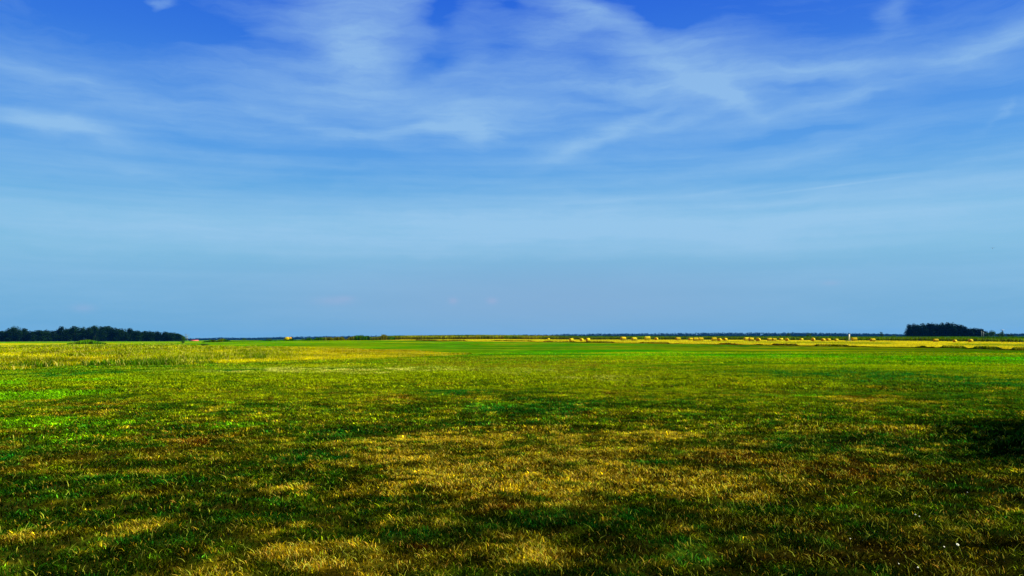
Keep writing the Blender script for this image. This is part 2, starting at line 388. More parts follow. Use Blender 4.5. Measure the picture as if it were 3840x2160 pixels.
def meadow():
    parts = []
    for (r0, r1, dens, w0, w1) in [(38, 80, 70, .02, .045), (80, 130, 26, .035, .08), (130, 260, 8, .07, .16)]:
        n = int((R(42) + R(1)) / 2 * (r1 ** 2 - r0 ** 2) * dens)
        P, r = sector(n, r0, r1, -R(42), R(0))
        z = terr(P[:, 0], P[:, 1]); px, py = proj(P[:, 0], P[:, 1], z)
        jit = (fbm(P[:, 0] * .15, P[:, 1] * .15, 5, 3) - .5) * 16
        L1 = line(M1, px) + jit; L2 = line(M2, px)
        k = (px < 1780) & (py < L1) & (py > L2); P = P[k]; z = z[k]; px = px[k]; py = py[k]; r = r[k]; L1 = L1[k]; n = len(P)
        n1 = fbm(P[:, 0] * .25, P[:, 1] * .25, 7, 4); n2 = fbm(P[:, 0] * .06, P[:, 1] * .03, 8, 3)
        c = np.ones((n, 3)) * C['tan']; c = mixc(c, 'olive', ss(.35, .6, n1) * .8); c = mixc(c, 'brown', ss(.55, .7, n2) * .5)
        c = mixc(c, 'green', ss(.56, .68, n1) * .5)
        edge = 1 - ss(0, 24, L1 - py)
        c = mixc(c, 'lush', edge * .75 * (px < 1000) * ss(.35, .5, n1))  # shaded near face of the weeds, painted in as dark green
        c = mixc(c, 'bright', ss(1330, 1300, py) * .0 + (py < 1300) * .4)
        orange = ss(900, 1300, px) * (px < 1750); c = mixc(c, 'dry', orange * .35)
        c = c * rng.uniform(.55, 1.6, n)[:, None]
        c = c * np.array([1.22, 1.38, .4]); pale = rng.uniform(0, 1, n) < .10; c = np.where(pale[:, None], C['pale'] * 1.3, c)
        h = (.14 + .32 * ss(.3, .75, n1)) * rng.uniform(.4, 1.2, n) * (1 - .55 * ss(900, 1500, px))
        parts.append(blades('m', P, z, h, rng.uniform(w0, w1, n), c, bend=.7, mat=M_weed))
    V, Q, T, CC = merge(parts)
    tag(mesh_np('meadow_grass', V, Q, T, CC, M_weed), 'tall tan and olive meadow weeds across the left middle distance', 'meadow', None, 'stuff')
meadow()
CROPTOP = [(900,1264),(1330,1261),(1500,1258),(1800,1255),(2000,1257),(2200,1259),(2600,1259.5),(3000,1260),(3300,1261),(3600,1262),(3840,1262.5),(5300,1258)]
def interpath(pts, mxr=330):
    out = []
    for px, py in pts:
        p = at(px, py, mxr); out.append((math.atan2(p[0], p[1]), np.hypot(*p)))
    return out
def crop():
    S2p = interpath([(x, y) for x, y in S2 if x <= 5300]); aas = [a for a, r in S2p]; rrs = [r for a, r in S2p]
    n = 90000; a = rng.uniform(math.atan2(1330 - 1920, F), R(40), n)
    dep = rng.uniform(0, 1, n) ** 1.6 * 150
    r = np.interp(a, aas, rrs) + dep + 2
    x = r * np.sin(a); y = r * np.cos(a); z = terr(x, y); px, _ = proj(x, y, z)
    rt = np.interp(a, aas, rrs) + 60
    H = EYE + (horizon(px) - line(CROPTOP, px)) / F * rt - terr(rt * np.sin(a), rt * np.cos(a))
    H = np.clip(H, .6, 3) * ss(1300, 1480, px) ** .6
    front = 1 - ss(0, 30, dep)
    H = H * (1 - .45 * front * (fbm(x * .05, y * .05, 4, 3))) * rng.uniform(.82, 1.06, n)
    c = np.ones((n, 3)) * np.array([.018, .075, .003]); n1 = fbm(a * 30, dep * .03, 6, 4)
    c = mixc(c, 'bright', ss(.5, .65, n1) * .6); c = mixc(c, 'dark', ss(.45, .3, n1) * .6); c = mixc(c, 'olive', front * .55)
    c = mixc(c, 'tan', (px < 2100) * .5 * ss(.45, .6, fbm(a * 50, dep * .1, 13, 3)) * .6)
    c = c * rng.uniform(.6, 1.5, n)[:, None]
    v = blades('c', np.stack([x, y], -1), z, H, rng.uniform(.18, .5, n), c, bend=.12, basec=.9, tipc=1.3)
    tag(mesh_np('crop', v[0], v[1], v[2], v[3], M_weed), 'tall green crop growing in a long strip behind the straw bales', 'crop', None, 'stuff')
    # stubble and straw rows
    S1p = interpath(S1); a1 = [q[0] for q in S1p]; r1 = [q[1] for q in S1p]
    n = 70000; a = rng.uniform(math.atan2(1500 - 1920, F), R(40), n)
    lo = np.interp(a, a1, r1); hi = np.interp(a, aas, rrs); t = rng.uniform(0, 1, n)
    r = lo + (hi - lo) * t; x = r * np.sin(a); y = r * np.cos(a); z = terr(x, y)
    c = np.ones((n, 3)) * C['straw'] * rng.uniform(.6, 1.25, n)[:, None]
    g = field(x, y); c = c * .5 + g * .6
    v = blades('s', np.stack([x, y], -1), z, rng.uniform(.05, .16, n), rng.uniform(.06, .2, n), c, bend=.5)
    tag(mesh_np('stubble', v[0], v[1], v[2], v[3], M_weed), 'pale yellow cut stubble under the straw bales', 'stubble', None, 'stuff')
    # rough verge along the near edge of the stubble
    n = 22000; a = rng.uniform(math.atan2(1560 - 1920, F), R(40), n)
    r = np.interp(a, a1, r1) - rng.uniform(0, 1, n) * (1.5 + np.sin(a * 37)); x = r * np.sin(a); y = r * np.cos(a); z = terr(x, y); px, _ = proj(x, y, z)
    nn = fbm(a * 60, a * 0, 19, 4)
    c = np.ones((n, 3)) * C['brown'] * .9; c = mixc(c, 'green', ss(2700, 3300, px) * .75 + ss(.5, .6, nn) * .3); c = mixc(c, 'straw', ss(.56, .7, nn) * .5)
    c = c * rng.uniform(.5, 1.5, n)[:, None]
    v = blades('v', np.stack([x, y], -1), z, rng.uniform(.06, .28, n) * (.3 + 1.3 * ss(.35, .65, nn)), rng.uniform(.05, .16, n), c, bend=.4)
    tag(mesh_np('verge_weeds', v[0], v[1], v[2], v[3], M_weed), 'dark ragged weeds along the near edge of the stubble', 'weeds', None, 'stuff')
    # weedy line on the left crest (x 820..1420)
    n = 16000; px0 = rng.uniform(760, 1480, n); a = np.arctan2(px0 - 1920, F)
    r = rng.uniform(300, 360, n); x = r * np.sin(a); y = r * np.cos(a); z = terr(x, y)
    nn = fbm(a * 90, a * 0, 23, 4); h = (.15 + 1.1 * ss(.42, .72, nn) + 1.1 * ss(1200, 1450, px0)) * rng.uniform(.5, 1.1, n)
    c = np.ones((n, 3)) * C['green'] * 1.4; c = mixc(c, 'ochre', ss(.45, .6, fbm(a * 50, a * 0, 29, 3)) * .8); c = c * rng.uniform(.6, 1.4, n)[:, None]
    v = blades('l', np.stack([x, y], -1), z, h, rng.uniform(.15, .4, n), c, bend=.2)
    tag(mesh_np('crest_weeds', v[0], v[1], v[2], v[3], M_weed), 'low weeds along the crest beside the straw stack', 'weeds', None, 'stuff')
    # yellow-green weedy mound in front of the left wood
    n = 9000; px0 = rng.uniform(255, 400, n); a = np.arctan2(px0 - 1920, F); r = rng.uniform(300, 335, n); x = r * np.sin(a); y = r * np.cos(a); z = terr(x, y)
    h = (.25 + 1.3 * np.exp(-((px0 - 330) / 50) ** 2)) * rng.uniform(.5, 1.05, n)
    c = np.ones((n, 3)) * C['bright']; c = mixc(c, 'ochre', ss(.4, .6, fbm(a * 70, r * .1, 37, 3)) * .7); c = c * rng.uniform(.6, 1.4, n)[:, None]
    v = blades('w', np.stack([x, y], -1), z, h, rng.uniform(.12, .3, n), c, bend=.25)
    tag(mesh_np('weed_clump', v[0], v[1], v[2], v[3], M_weed), 'yellow green weed mound in front of the left wood', 'weeds', None, 'stuff')
crop()

# ------------------------------------------------------------------ trees
def leaf_cloud(lobes, n, size, seed, shell=.55):
    g = np.random.default_rng(seed); lobes = np.array(lobes, float)
    wt = lobes[:, 3] * lobes[:, 4] * lobes[:, 5]; wt = wt ** .67; wt /= wt.sum()
    k = g.choice(len(lobes), n, p=wt); d = g.normal(size=(n, 3)); d /= np.linalg.norm(d, axis=1)[:, None]
    rad = shell + (1.08 - shell) * g.uniform(0, 1, n) ** .7
    P = lobes[k, :3] + d * lobes[k, 3:6] * rad[:, None]
    nrm = d + g.normal(size=(n, 3)) * .6; nrm /= np.linalg.norm(nrm, axis=1)[:, None]
    u = np.cross(nrm, g.normal(size=(n, 3))); u /= np.linalg.norm(u, axis=1)[:, None] + 1e-9; w = np.cross(nrm, u)
    s = size * g.uniform(.6, 1.4, n)[:, None]
    V = np.stack([P - u * s * .5, P - w * s * .32, P + u * s * .5, P + w * s * .32], 1).reshape(-1, 3)
    b = np.arange(n) * 4; return V, np.stack([b, b + 1, b + 2, b + 3], -1)
def rand_lobes(g, H, Wd, n, low=.15):
    L = []
    for i in range(n):
        t = g.uniform(low, .93); rr = Wd * .5 * math.sqrt(max(.08, 1 - (2 * t - .95) ** 2)) * g.uniform(.2, .75); a = g.uniform(0, 6.28)
        s = g.uniform(.16, .3)
        L.append([rr * math.cos(a), rr * math.sin(a), H * t, Wd * s, Wd * s, H * s * .62])
    L.append([0, 0, H * .5, Wd * .3, Wd * .3, H * .4]); return L
def tree(name, H, Wd, seed, nleaf, lsize, mleaf=M_leaf, low=.15, nl=12, mbark=M_bark, tr=.02):
    g = np.random.default_rng(seed); root = empty(name, (0, 0, 0))
    lob = rand_lobes(g, H, Wd, nl, low)
    V, q = leaf_cloud(lob, nleaf, lsize, seed)
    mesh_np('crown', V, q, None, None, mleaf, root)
    m = MB(); bx, by = g.uniform(-.03, .03, 2) * H
    m.tube([(0, 0, -.2), (bx * .3, by * .3, H * .2), (bx, by, H * .5), (bx * 1.4, by, H * .8)], [H * tr * 1.2, H * tr, H * tr * .6, H * tr * .15], 7)
    for i in range(5):
        l = lob[i % len(lob)]; z0 = H * g.uniform(.2, .45)
        m.tube([(bx * z0 / H, by * z0 / H, z0), ((l[0]) * .5, l[1] * .5, (z0 + l[2]) * .5), (l[0], l[1], max(l[2], z0 + .2))], [H * tr * .5, H * tr * .35, H * tr * .1], 5)
    m.build('trunk', mbark, root); return root
protos = [tree('broadleaf_tree', 12, 10, 11 + i, 2300, .8, low=.06, nl=20) for i in range(5)]
used = set()
def put(plist, i, loc, H, Wd, label, cat, group=None, baseH=12., baseW=10., rz=None):
    p = plist[i]
    o = p if (id(plist), i) not in used else copy_tree(p)
    used.add((id(plist), i)); o.location = loc; o.scale = (Wd / baseW, Wd / baseW, H / baseH); o.rotation_euler.z = rng.uniform(0, 6.28) if rz is None else rz
    tag(o, label, cat)
    if group: o["group"] = group
    elif "group" in o: del o["group"]
    return o
ORD = ['first', 'second', 'third', 'fourth', 'fifth', 'sixth', 'seventh', 'eighth', 'ninth', 'tenth', 'eleventh', 'twelfth', 'thirteenth', 'fourteenth',
       'fifteenth', 'sixteenth', 'seventeenth', 'eighteenth', 'nineteenth', 'twentieth']
LT = [(-60,1250),(-25,1250),(8,1246),(35,1238),(62,1228),(92,1238),(122,1245),(152,1243),(178,1241),(203,1242),(225,1231),(252,1236),(280,1229),(306,1231),(332,1228),
      (358,1227),(384,1228),(410,1228),(436,1234),(462,1234),(490,1235),(515,1242),(540,1244),(566,1243),(592,1242),(618,1246),(644,1248),(668,1252)]
nL = len(LT)
for i, (px, py) in enumerate(LT):
    r = 930 + rng.uniform(-18, 18); c = atr(px, r); z = float(terr(*c))
    H = EYE + (horizon(px) - py) / F * r - z; Wd = rng.uniform(9.5, 13)
    if px < 0: lab = 'dark broadleaf tree of the left wood, at or past the left edge'
    elif i < 16: lab = '%s dark broadleaf tree of the left wood, counted from the left edge' % ORD[i - 2]
    else: lab = '%s dark broadleaf tree of the left wood, counted from its right end' % ORD[nL - 1 - i]
    put(protos, i % 5, (c[0], c[1], z), H * .97, Wd, lab, 'tree', 'broadleaf trees along the front of the left wood')
RT = [(3410,1222),(3428,1219),(3446,1218),(3464,1217),(3482,1219),(3500,1218),(3518,1217),(3536,1215),(3554,1217),(3572,1217),(3590,1218),(3606,1223),(3621,1230),(3636,1235),(3651,1231),(3666,1234),(3680,1237),(3694,1244)]
protos2 = [tree('wood_tree', 12, 6, 31 + i, 1700, .7, low=.04, nl=18) for i in range(4)]
nR = len(RT)
for i, (px, py) in enumerate(RT):
    r = 900 + rng.uniform(-10, 10); c = atr(px, r); z = float(terr(*c)); H = EYE + (horizon(px) - py) / F * r - z
    lab = ('%s dark tree of the flat-topped right wood, counted from its left end' % ORD[i]) if i < 10 else ('%s tree of the right wood, counted from its sloping right end' % ORD[nR - 1 - i])
    put(protos2, i % 4, (c[0], c[1], z), H * .97, rng.uniform(6.6, 8.5), lab, 'tree', 'trees along the front of the right wood', 12., 6.)
def mass(name, pts, r0, r1, spacing, Wd, n, lsize, label, mat, base=0.0, jit=.12, rows=3):
    lob = []
    xs = np.arange(pts[0][0], pts[-1][0], spacing)
    for row in range(rows):
        for px in xs:
            px = px + rng.uniform(-.5, .5) * spacing; r = r0 + (r1 - r0) * (row + .5) / rows; c = atr(px, r); z = float(terr(*c))
            H = (EYE + (horizon(px) - line(pts, px)) / F * r - z) * rng.uniform(1 - jit, 1 + jit * .3)
            w = Wd * rng.uniform(.8, 1.3)
            lob.append([c[0], c[1], z + H * .48, w / 2, w / 2, H * .5]); lob.append([c[0] + rng.uniform(-w, w) * .4, c[1], z + H * .3, w / 2, w / 2, H * .33])
    V, q = leaf_cloud(lob, n, lsize, 5, .6)
    return tag(mesh_np(name, V, q, None, None, mat), label, 'wood', None, 'stuff')
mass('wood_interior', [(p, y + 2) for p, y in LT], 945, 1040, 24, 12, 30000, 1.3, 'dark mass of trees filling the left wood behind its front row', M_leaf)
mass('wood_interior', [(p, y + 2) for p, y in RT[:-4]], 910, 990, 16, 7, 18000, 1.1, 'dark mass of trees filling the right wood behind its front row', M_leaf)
FW = [(-900,1272),(680,1270),(760,1268),(820,1265),(900,1267),(1000,1265),(1100,1262),(1250,1260),(1400,1259),(1500,1258),(1700,1257),(1950,1255),(2050,1254),(2150,1251),(2300,1250),
      (2500,1249),(2600,1248),(2700,1247),(2800,1247),(2950,1248),(3000,1248),(3200,1250),(3300,1252),(3400,1254),(3700,1252),(3840,1252),(4700,1249)]
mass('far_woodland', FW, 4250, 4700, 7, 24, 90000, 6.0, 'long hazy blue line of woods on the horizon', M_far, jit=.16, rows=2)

# shrubs and small trees
sh = [tree('shrub', 3, 3, 51 + i, 900, .22, M_leafnear, low=.12, nl=9) for i in range(3)]
def shrub(px, ytop, ybase, w, i, label, cat='shrub', r=None, plist=sh, bH=3., bW=3.):
    c = at(px, ybase, 1400) if r is None else atr(px, r); r = float(np.hypot(*c)); z = float(terr(*c))
    H = EYE + (float(horizon(px)) - ytop) / F * r - z; put(plist, i, (c[0], c[1], z), H, w / F * r, label, cat, None, bH, bW)
shrub(687, 1258, 1290, 20, 0, 'slim dark shrub at the right end of the left wood')
shrub(763, 1286, 1298, 32, 1, 'small low dark bush alone in green turf right of the left wood', 'bush')
shrub(1144, 1270, 1277, 40, 2, 'low green bush on the crest right of the straw stack', 'bush', 330)
shrub(1010, 1269, 1277, 34, 0, 'low olive bush on the crest left of the straw stack', 'bush', 335)
shrub(916, 1267, 1277, 22, 1, 'small bush standing up against the far blue woods on the left', 'bush', 480)
shrub(1254, 1265, 1277, 14, 2, 'tiny dark bush against far blue woods right of the straw stack', 'bush', 500)
shrub(2274, 1255.5, 1262, 12, 0, 'tiny dark bush above the crop, left of all the right-hand bushes', 'bush', 520)
shrub(2927, 1255, 1262, 10, 1, 'smallest of the dark bushes above the crop behind the bales', 'bush', 700)
shrub(2959, 1251, 1262, 26, 2, 'wide dark bush above the crop left of the white post', 'bush', 760)
shrub(3034, 1250, 1262, 30, 0, 'widest dark bush above the crop, nearest the white post', 'bush', 780)
shrub(3115, 1256, 1262, 22, 1, 'faint low bush above the crop just left of the white post', 'bush', 800)
shrub(3350, 1257, 1262, 22, 2, 'low bush between the lone far tree and the right wood', 'bush', 900)
shrub(3720, 1237, 1261, 28, 1, 'rounded bush standing apart right of the right wood', 'bush', 760)
shrub(3704, 1250, 1261, 20, 2, 'low bush joining the right wood to the rounded bush', 'bush', 780)
shrub(3757, 1246, 1261, 24, 0, 'bush at the foot of the small power pylon', 'bush', 740)
shrub(3742, 1253, 1261, 20, 2, 'low hedge bush between the rounded bush and the pylon', 'bush', 730)
shrub(3788, 1252, 1261, 28, 1, 'last low bush right of the power pylon', 'bush', 720)
shrub(3176, 1262, 1281, 14, 2, 'thin green shrub close beside the white post', 'shrub')
t = tree('lone_tree', 8, 5, 77, 700, .5, M_leaf2, low=.3, nl=8)
c = atr(3305, 1250); z = float(terr(*c)); t.location = (c[0], c[1], z); t.scale = (1.35, 1.35, (EYE + (float(horizon(3305)) - 1244.5) / F * 1250 - z) / 8)
tag(t, 'single tree against the far blue woods left of the right wood', 'tree')
# pale half-dead tree beyond the left wood
dead = empty('dead_tree', (0, 0, 0)); g = np.random.default_rng(5); m = MB(); m.tube([(0, 0, -.2), (.1, 0, 3), (0, .1, 6)], [.2, .14, .04], 6)
lb = []
for i in range(16):
    a = g.uniform(0, 6.28); z0 = g.uniform(1.5, 5); l = g.uniform(1.5, 3.2); e = (l * math.cos(a), l * math.sin(a), z0 + g.uniform(1, 2.6))
    m.tube([(0, 0, z0), (e[0] * .5, e[1] * .5, z0 + .5), e], [.08, .06, .02], 5); lb.append([e[0], e[1], e[2], .9, .9, .7])
m.build('trunk', M_palebark, dead); V, q = leaf_cloud(lb, 420, .3, 3, .2); mesh_np('crown', V, q, None, None, M_grey, dead)
c = atr(702, 820); z = float(terr(*c)); dead.location = (c[0], c[1], z); dead.scale = (.85, .85, .95); tag(dead, 'pale grey sparse tree at the right end of the left wood', 'tree')
# pale trunks by the right wood
for px, top, lab in [(3681, 1243, 'taller pale bare trunk at the right end of the right wood'), (3688, 1246, 'shorter pale bare trunk just right of its taller twin')]:
    r = 820; c = atr(px, r); z = float(terr(*c)); H = EYE + (float(horizon(px)) - top) / F * r - z; m = MB()
    m.tube([(0, 0, -.2), (.1, 0, H * .5), (-.05, 0, H)], [.34, .28, .16], 8)
    m.tube([(.1, 0, H * .6), (.6, 0, H * .8), (.8, .1, H * .95)], [.12, .08, .03], 5); m.tube([(0, 0, H * .7), (-.5, 0, H * .85)], [.1, .03], 5)
    o = m.build('bare_trunk', M_palebark, None, True); o.location = (c[0], c[1], z); tag(o, lab, 'tree trunk', 'pale trunks at the right wood')
# pylon
r = 1150; c = atr(3760, r); z = float(terr(*c)); H = EYE + (float(horizon(3760)) - 1239) / F * r - z
py_ = empty('power_pylon', (c[0], c[1], z)); m = MB()
for sx in (-1, 1):
    for sy in (-1, 1):
        m.tube([(sx * .9, sy * .9, 0), (sx * .25, sy * .25, H * .8), (sx * .1, sy * .1, H)], [.16, .12, .08], 5)
for k in range(6):
    z0 = H * k / 7.5; z1 = H * (k + 1) / 7.5; w0 = .9 - .65 * z0 / H / .8; w1 = .9 - .65 * z1 / H / .8
    for sy in (-1, 1): m.tube([(-w0, sy * w0, z0), (w1, sy * w1, z1)], [.06, .06], 4); m.tube([(w0, sy * w0, z0), (-w1, sy * w1, z1)], [.06, .06], 4)
m.build('tower', M_steel, py_)
for zz, wd in ((H * .93, 2.6), (H * .8, 1.9)):
    a = MB(); a.tube([(-wd, 0, zz), (0, 0, zz + .3), (wd, 0, zz)], [.08, .2, .08], 5); a.tube([(-wd, 0, zz), (wd, 0, zz)], [.1, .1], 5); am = a.build('crossarm', M_steel, py_)
    for sx in (-1, 1): b = MB(); b.tube([(sx * wd * .92, 0, zz), (sx * wd * .92, 0, zz - .7)], [.09, .09], 6); b.build('insulator', M_steel, am)
tag(py_, 'small lattice power pylon rising from bushes right of the right wood', 'pylon')
# house beyond the left wood
c = DIP; z = float(terr(*c)); hs = empty('farm_shed', (c[0], c[1], z), R(20)); m = MB(); m.box((0, 0, .85), (8.6, 5, 1.7)); wl = m.build('wall', M_wall, hs)
m = MB(); V = [(-4.6, -2.9, 1.6), (4.6, -2.9, 1.6), (4.6, 2.9, 1.6), (-4.6, 2.9, 1.6), (-4.6, 0, 2.6), (4.6, 0, 2.6)]
m.add(V, [[0, 1, 5, 4], [2, 3, 4, 5], [3, 2, 1, 0]], [[0, 4, 3], [1, 2, 5]]); m.build('roof', M_red, hs)
m = MB(); m.box((1, -2.53, .75), (1.2, .06, 1.5)); m.build('door', M_bark, hs)
for sx in (-2.4, 3.2): m = MB(); m.box((sx, -2.53, 1.0), (.9, .06, .7)); m.build('window', M_steel, hs)
tag(hs, 'low red-roofed shed far off at the right end of the left wood', 'shed')

# ------------------------------------------------------------------ straw bales
def straw_mat(name, col, spiral=False):
    m, nt = newmat(name); N = nt.nodes; L = nt.links; out = N.new('ShaderNodeOutputMaterial'); b = N.new('ShaderNodeBsdfPrincipled'); b.inputs['Roughness'].default_value = .9; b.inputs['Specular IOR Level'].default_value = .05
    tc = N.new('ShaderNodeTexCoord'); w = N.new('ShaderNodeTexWave'); w.wave_type = 'RINGS' if spiral else 'BANDS'
    if spiral: w.rings_direction = 'X'
    w.inputs['Scale'].default_value = 3.2; w.inputs['Distortion'].default_value = 3; w.inputs['Detail'].default_value = 3
    nz = N.new('ShaderNodeTexNoise'); nz.inputs['Scale'].default_value = 5; nz.inputs['Detail'].default_value = 5
    L.new(tc.outputs['Object'], w.inputs['Vector']); L.new(tc.outputs['Object'], nz.inputs['Vector'])
    mx = N.new('ShaderNodeMath'); mx.operation = 'MULTIPLY'; L.new(w.outputs['Fac'], mx.inputs[0]); L.new(nz.outputs[0], mx.inputs[1])
    cr = N.new('ShaderNodeValToRGB'); cr.color_ramp.elements[0].color = (*[c * .6 for c in col], 1); cr.color_ramp.elements[1].color = (*[min(.95, c * 1.15) for c in col], 1); cr.color_ramp.elements[1].position = .6
    L.new(mx.outputs[0], cr.inputs[0]); L.new(cr.outputs[0], b.inputs['Base Color'])
    bp = N.new('ShaderNodeBump'); bp.inputs['Distance'].default_value = .04; L.new(mx.outputs[0], bp.inputs['Height']); L.new(bp.outputs[0], b.inputs['Normal'])
    L.new(b.outputs[0], out.inputs[0]); return m
M_straw = straw_mat('straw_side', (.54, .40, .003)); M_strawend = straw_mat('straw_end', (.46, .20, .002), True)
M_strawp = straw_mat('straw_pale', (.60, .50, .012))
def bale(seed, mat):
    g = np.random.default_rng(seed); root = empty('straw_bale', (0, 0, 0)); D = 1.4; Ln = 1.3; n = 28; V = []; q = []
    xs = [-.5, -.47, -.25, 0, .25, .47, .5]; rs = [.93, .99, 1, 1.01, 1, .99, .93]
    for x, rr in zip(xs, rs):
        for k in range(n):
            t = 2 * math.pi * k / n; rad = D / 2 * rr * (1 + g.uniform(-.025, .025)); zz = rad * math.sin(t)
            V.append((x * Ln, rad * math.cos(t), max(zz + D / 2, .02) if zz < 0 else zz + D / 2))
    for i in range(len(xs) - 1):
        for k in range(n): q.append([i * n + k, i * n + (k + 1) % n, (i + 1) * n + (k + 1) % n, (i + 1) * n + k])
    m = MB(); m.add(V, q); m.build('rolled_side', mat, root, True)
    for s, i in ((-1, 0), (1, len(xs) - 1)):
        ring = V[i * n:(i + 1) * n]; W = list(ring); rings = 3; fq = []
        for j in range(1, rings + 1):
            f = 1 - j / (rings + .5)
            W += [(s * (Ln / 2 - .02 * (j % 2)), v[1] * f, (v[2] - D / 2) * f + D / 2) for v in ring]
            for k in range(n): fq.append([(j - 1) * n + k, (j - 1) * n + (k + 1) % n, j * n + (k + 1) % n, j * n + k])
        W.append((s * Ln / 2, 0, D / 2)); tt = [[rings * n + k, rings * n + (k + 1) % n, len(W) - 1] for k in range(n)]
        m = MB(); m.add(W, fq, tt); m.build('rolled_end', M_strawend, root)
    return root
bp = [bale(1, M_straw), bale(2, M_strawp)]
# px, top, base, width, kind(0 golden, 1 pale), yaw deg, label
B = [(2057,1269,1274,11,1,40,'small pale straw bale at far left of the long bale row'),
 (2143,1269,1280,18,1,30,'pale straw bale, leftmost of three spaced bales at the row\'s left end'),
 (2181,1269,1280,16,1,60,'pale straw bale, middle of three spaced bales at the row\'s left end'),
 (2205,1268,1281,18,1,35,'pale straw bale, rightmost of three spaced bales at the row\'s left end'),
 (2337,1265,1277,23,0,25,'large golden bale, first of four evenly spaced bales'),
 (2378,1267,1278,21,1,20,'pale golden bale with sloping right side, second of four evenly spaced'),
 (2428,1268,1277,22,1,10,'wide flat golden bale, third of four evenly spaced'),
 (2461,1266,1276,15,0,70,'narrow golden bale, last of four evenly spaced'),
 (2543,1268,1277,19,0,20,'golden bale alone just left of the longest bale cluster'),
 (2590,1268,1277,18,0,30,'orange bale at left end of the longest bale cluster'),
 (2609,1267,1279,20,0,15,'golden bale in the middle of the longest bale cluster'),
 (2628,1266,1278,20,0,20,'tall golden bale at right end of the longest bale cluster'),
 (2678,1268,1279,20,0,15,'golden bale at left of the pair under the dark crop patch'),
 (2698,1269,1280,18,0,65,'golden bale at right of the pair under the dark crop patch'),
 (2720,1268,1278,17,0,50,'orange edged bale just right of the touching pair'),
 (2800,1269,1278,20,1,20,'pale bale at left end of the three bale cluster'),
 (2817,1267,1280,21,0,30,'tallest bale, middle of the three bale cluster'),
 (2843,1270,1280,20,0,75,'brownish bale at right end of the three bale cluster'),
 (2867,1267.5,1275,9,1,50,'tiny whitish bale set farther back behind the others'),
 (2886,1270,1279,18,0,20,'golden bale, left of two touching bales right of the tiny one'),
 (2904,1269.5,1279,17,0,25,'golden bale, right of two touching bales right of the tiny one'),
 (2929,1268.5,1277,16,1,40,'pale bale set back between the touching pair and the orange faced bale'),
 (2951,1269,1280,15,0,80,'square-looking bale with its orange face to the camera'),
 (3006,1269,1277,14,1,45,'small pale bale midway between two orange faced bales'),
 (3049,1268,1280,16,0,75,'orange faced bale left of the two spaced round bales'),
 (3087,1270,1280,17,0,55,'left one of two spaced round bales left of the white post'),
 (3107,1270,1279,17,0,45,'right one of two spaced round bales left of the white post'),
 (3137,1271,1279,14,1,45,'small pale bale nearest the white post on its left'),
 (3204,1270,1279,20,0,20,'golden bale just right of the white post'),
 (3273,1272,1281,19,0,30,'golden bale second to the right of the white post'),
 (3510,1274,1283,18,0,25,'golden bale below the middle of the right wood'),
 (3581,1275,1284,14,1,60,'faded olive bale between the last two golden bales'),
 (3640,1273.5,1284,16,0,60,'last bale on the right with a dark left end')]
for px, top, base, w, kd, yaw, lab in B:
    c = at(px, base, 340); r = float(np.hypot(*c)); z = float(terr(*c)); h = (base - top) / F * r * 1.03
    o = bp[kd] if ('b', kd) not in used else copy_tree(bp[kd]); used.add(('b', kd))
    y = R(yaw); wn = 1.3 * abs(math.cos(y)) + 1.4 * abs(math.sin(y)); sx = (w / F * r) / wn
    sz = h / 1.4; s = .5 * (sx + sz) if abs(sx / sz - 1) < .6 else sx * .8
    o.location = (c[0], c[1], z - .02); o.scale = (sx, sx, max(sz, .75 * sx)); o.rotation_euler.z = y - math.atan2(c[0], c[1])
    tag(o, lab, 'straw bale', 'straw bales on the stubble')
# straw stack on the left crest
c = at(1077, 1276.5, 320); r = float(np.hypot(*c)); z = float(terr(*c)); S = r / F
st = empty('straw_stack', (c[0], c[1], z), -math.atan2(c[0], c[1])); g = np.random.default_rng(3)
V = []; q = []; prof = [(0, 13.5), (2.5, 14), (5.5, 13.5), (8.5, 12), (11, 9), (12.8, 5), (13.4, 0)]; n = 26
for j, (hh, ww) in enumerate(prof):
    for k in range(n):
        a = 2 * math.pi * k / n; f = 1 + g.uniform(-.05, .05); V.append((S * (ww * math.cos(a) * f + 1.5 * hh / 13), S * ww * .7 * math.sin(a) * f, S * hh * 1.0 * (1 + g.uniform(-.03, .03))))
for j in range(len(prof) - 1):
    for k in range(n): q.append([j * n + k, j * n + (k + 1) % n, (j + 1) * n + (k + 1) % n, (j + 1) * n + k])
m = MB(); m.add(V, q); m.build('heap', M_straw, st, False)
m = MB(); m.tube([(S * 6, 0, S * 6.5), (S * 13.5, -S * 3, S * 6.5)], [S * 6.4, S * 6.4], 20); m.build('bale_end', M_strawend, st)
tag(st, 'lone rounded straw stack on the crest left of centre', 'straw stack')
# white post
c = at(3185, 1280, 330); r = float(np.hypot(*c)); z = float(terr(*c)); H = 24.5 / F * r
po = empty('marker_post', (c[0], c[1], z)); m = MB(); wd = 3.6 / F * r
m.box((0, 0, H * .5 - .1), (wd, wd, H + .2)); m.build('post', M_white, po)
m = MB(); m.box((0, 0, H + .03), (wd * 1.25, wd * 1.25, .06)); m.build('cap', M_white, po)
m = MB(); m.box((0, 0, .06), (wd * 2.6, wd * 2.2, .16)); m.build('footing', M_bark, po)
tag(po, 'upright white post on the stubble among the bales', 'post')

# ------------------------------------------------------------------ off-frame tree that throws the shadow at right
SAZ = R(80); SEL = R(38)
tipp = at(3560, 1660); bt = tree('broadleaf_tree', 7.4, 6.4, 99, 42000, .19, M_leafnear, low=.2, nl=26)
hz = 6.9 / math.tan(SEL); bx = tipp[0] + 1.35 + hz * math.sin(SAZ); by = tipp[1] - .6 + hz * math.cos(SAZ)
bt.location = (bx, by, float(terr(bx, by))); tag(bt, 'leafy tree beyond the right edge whose shadow darkens the grass', 'tree')

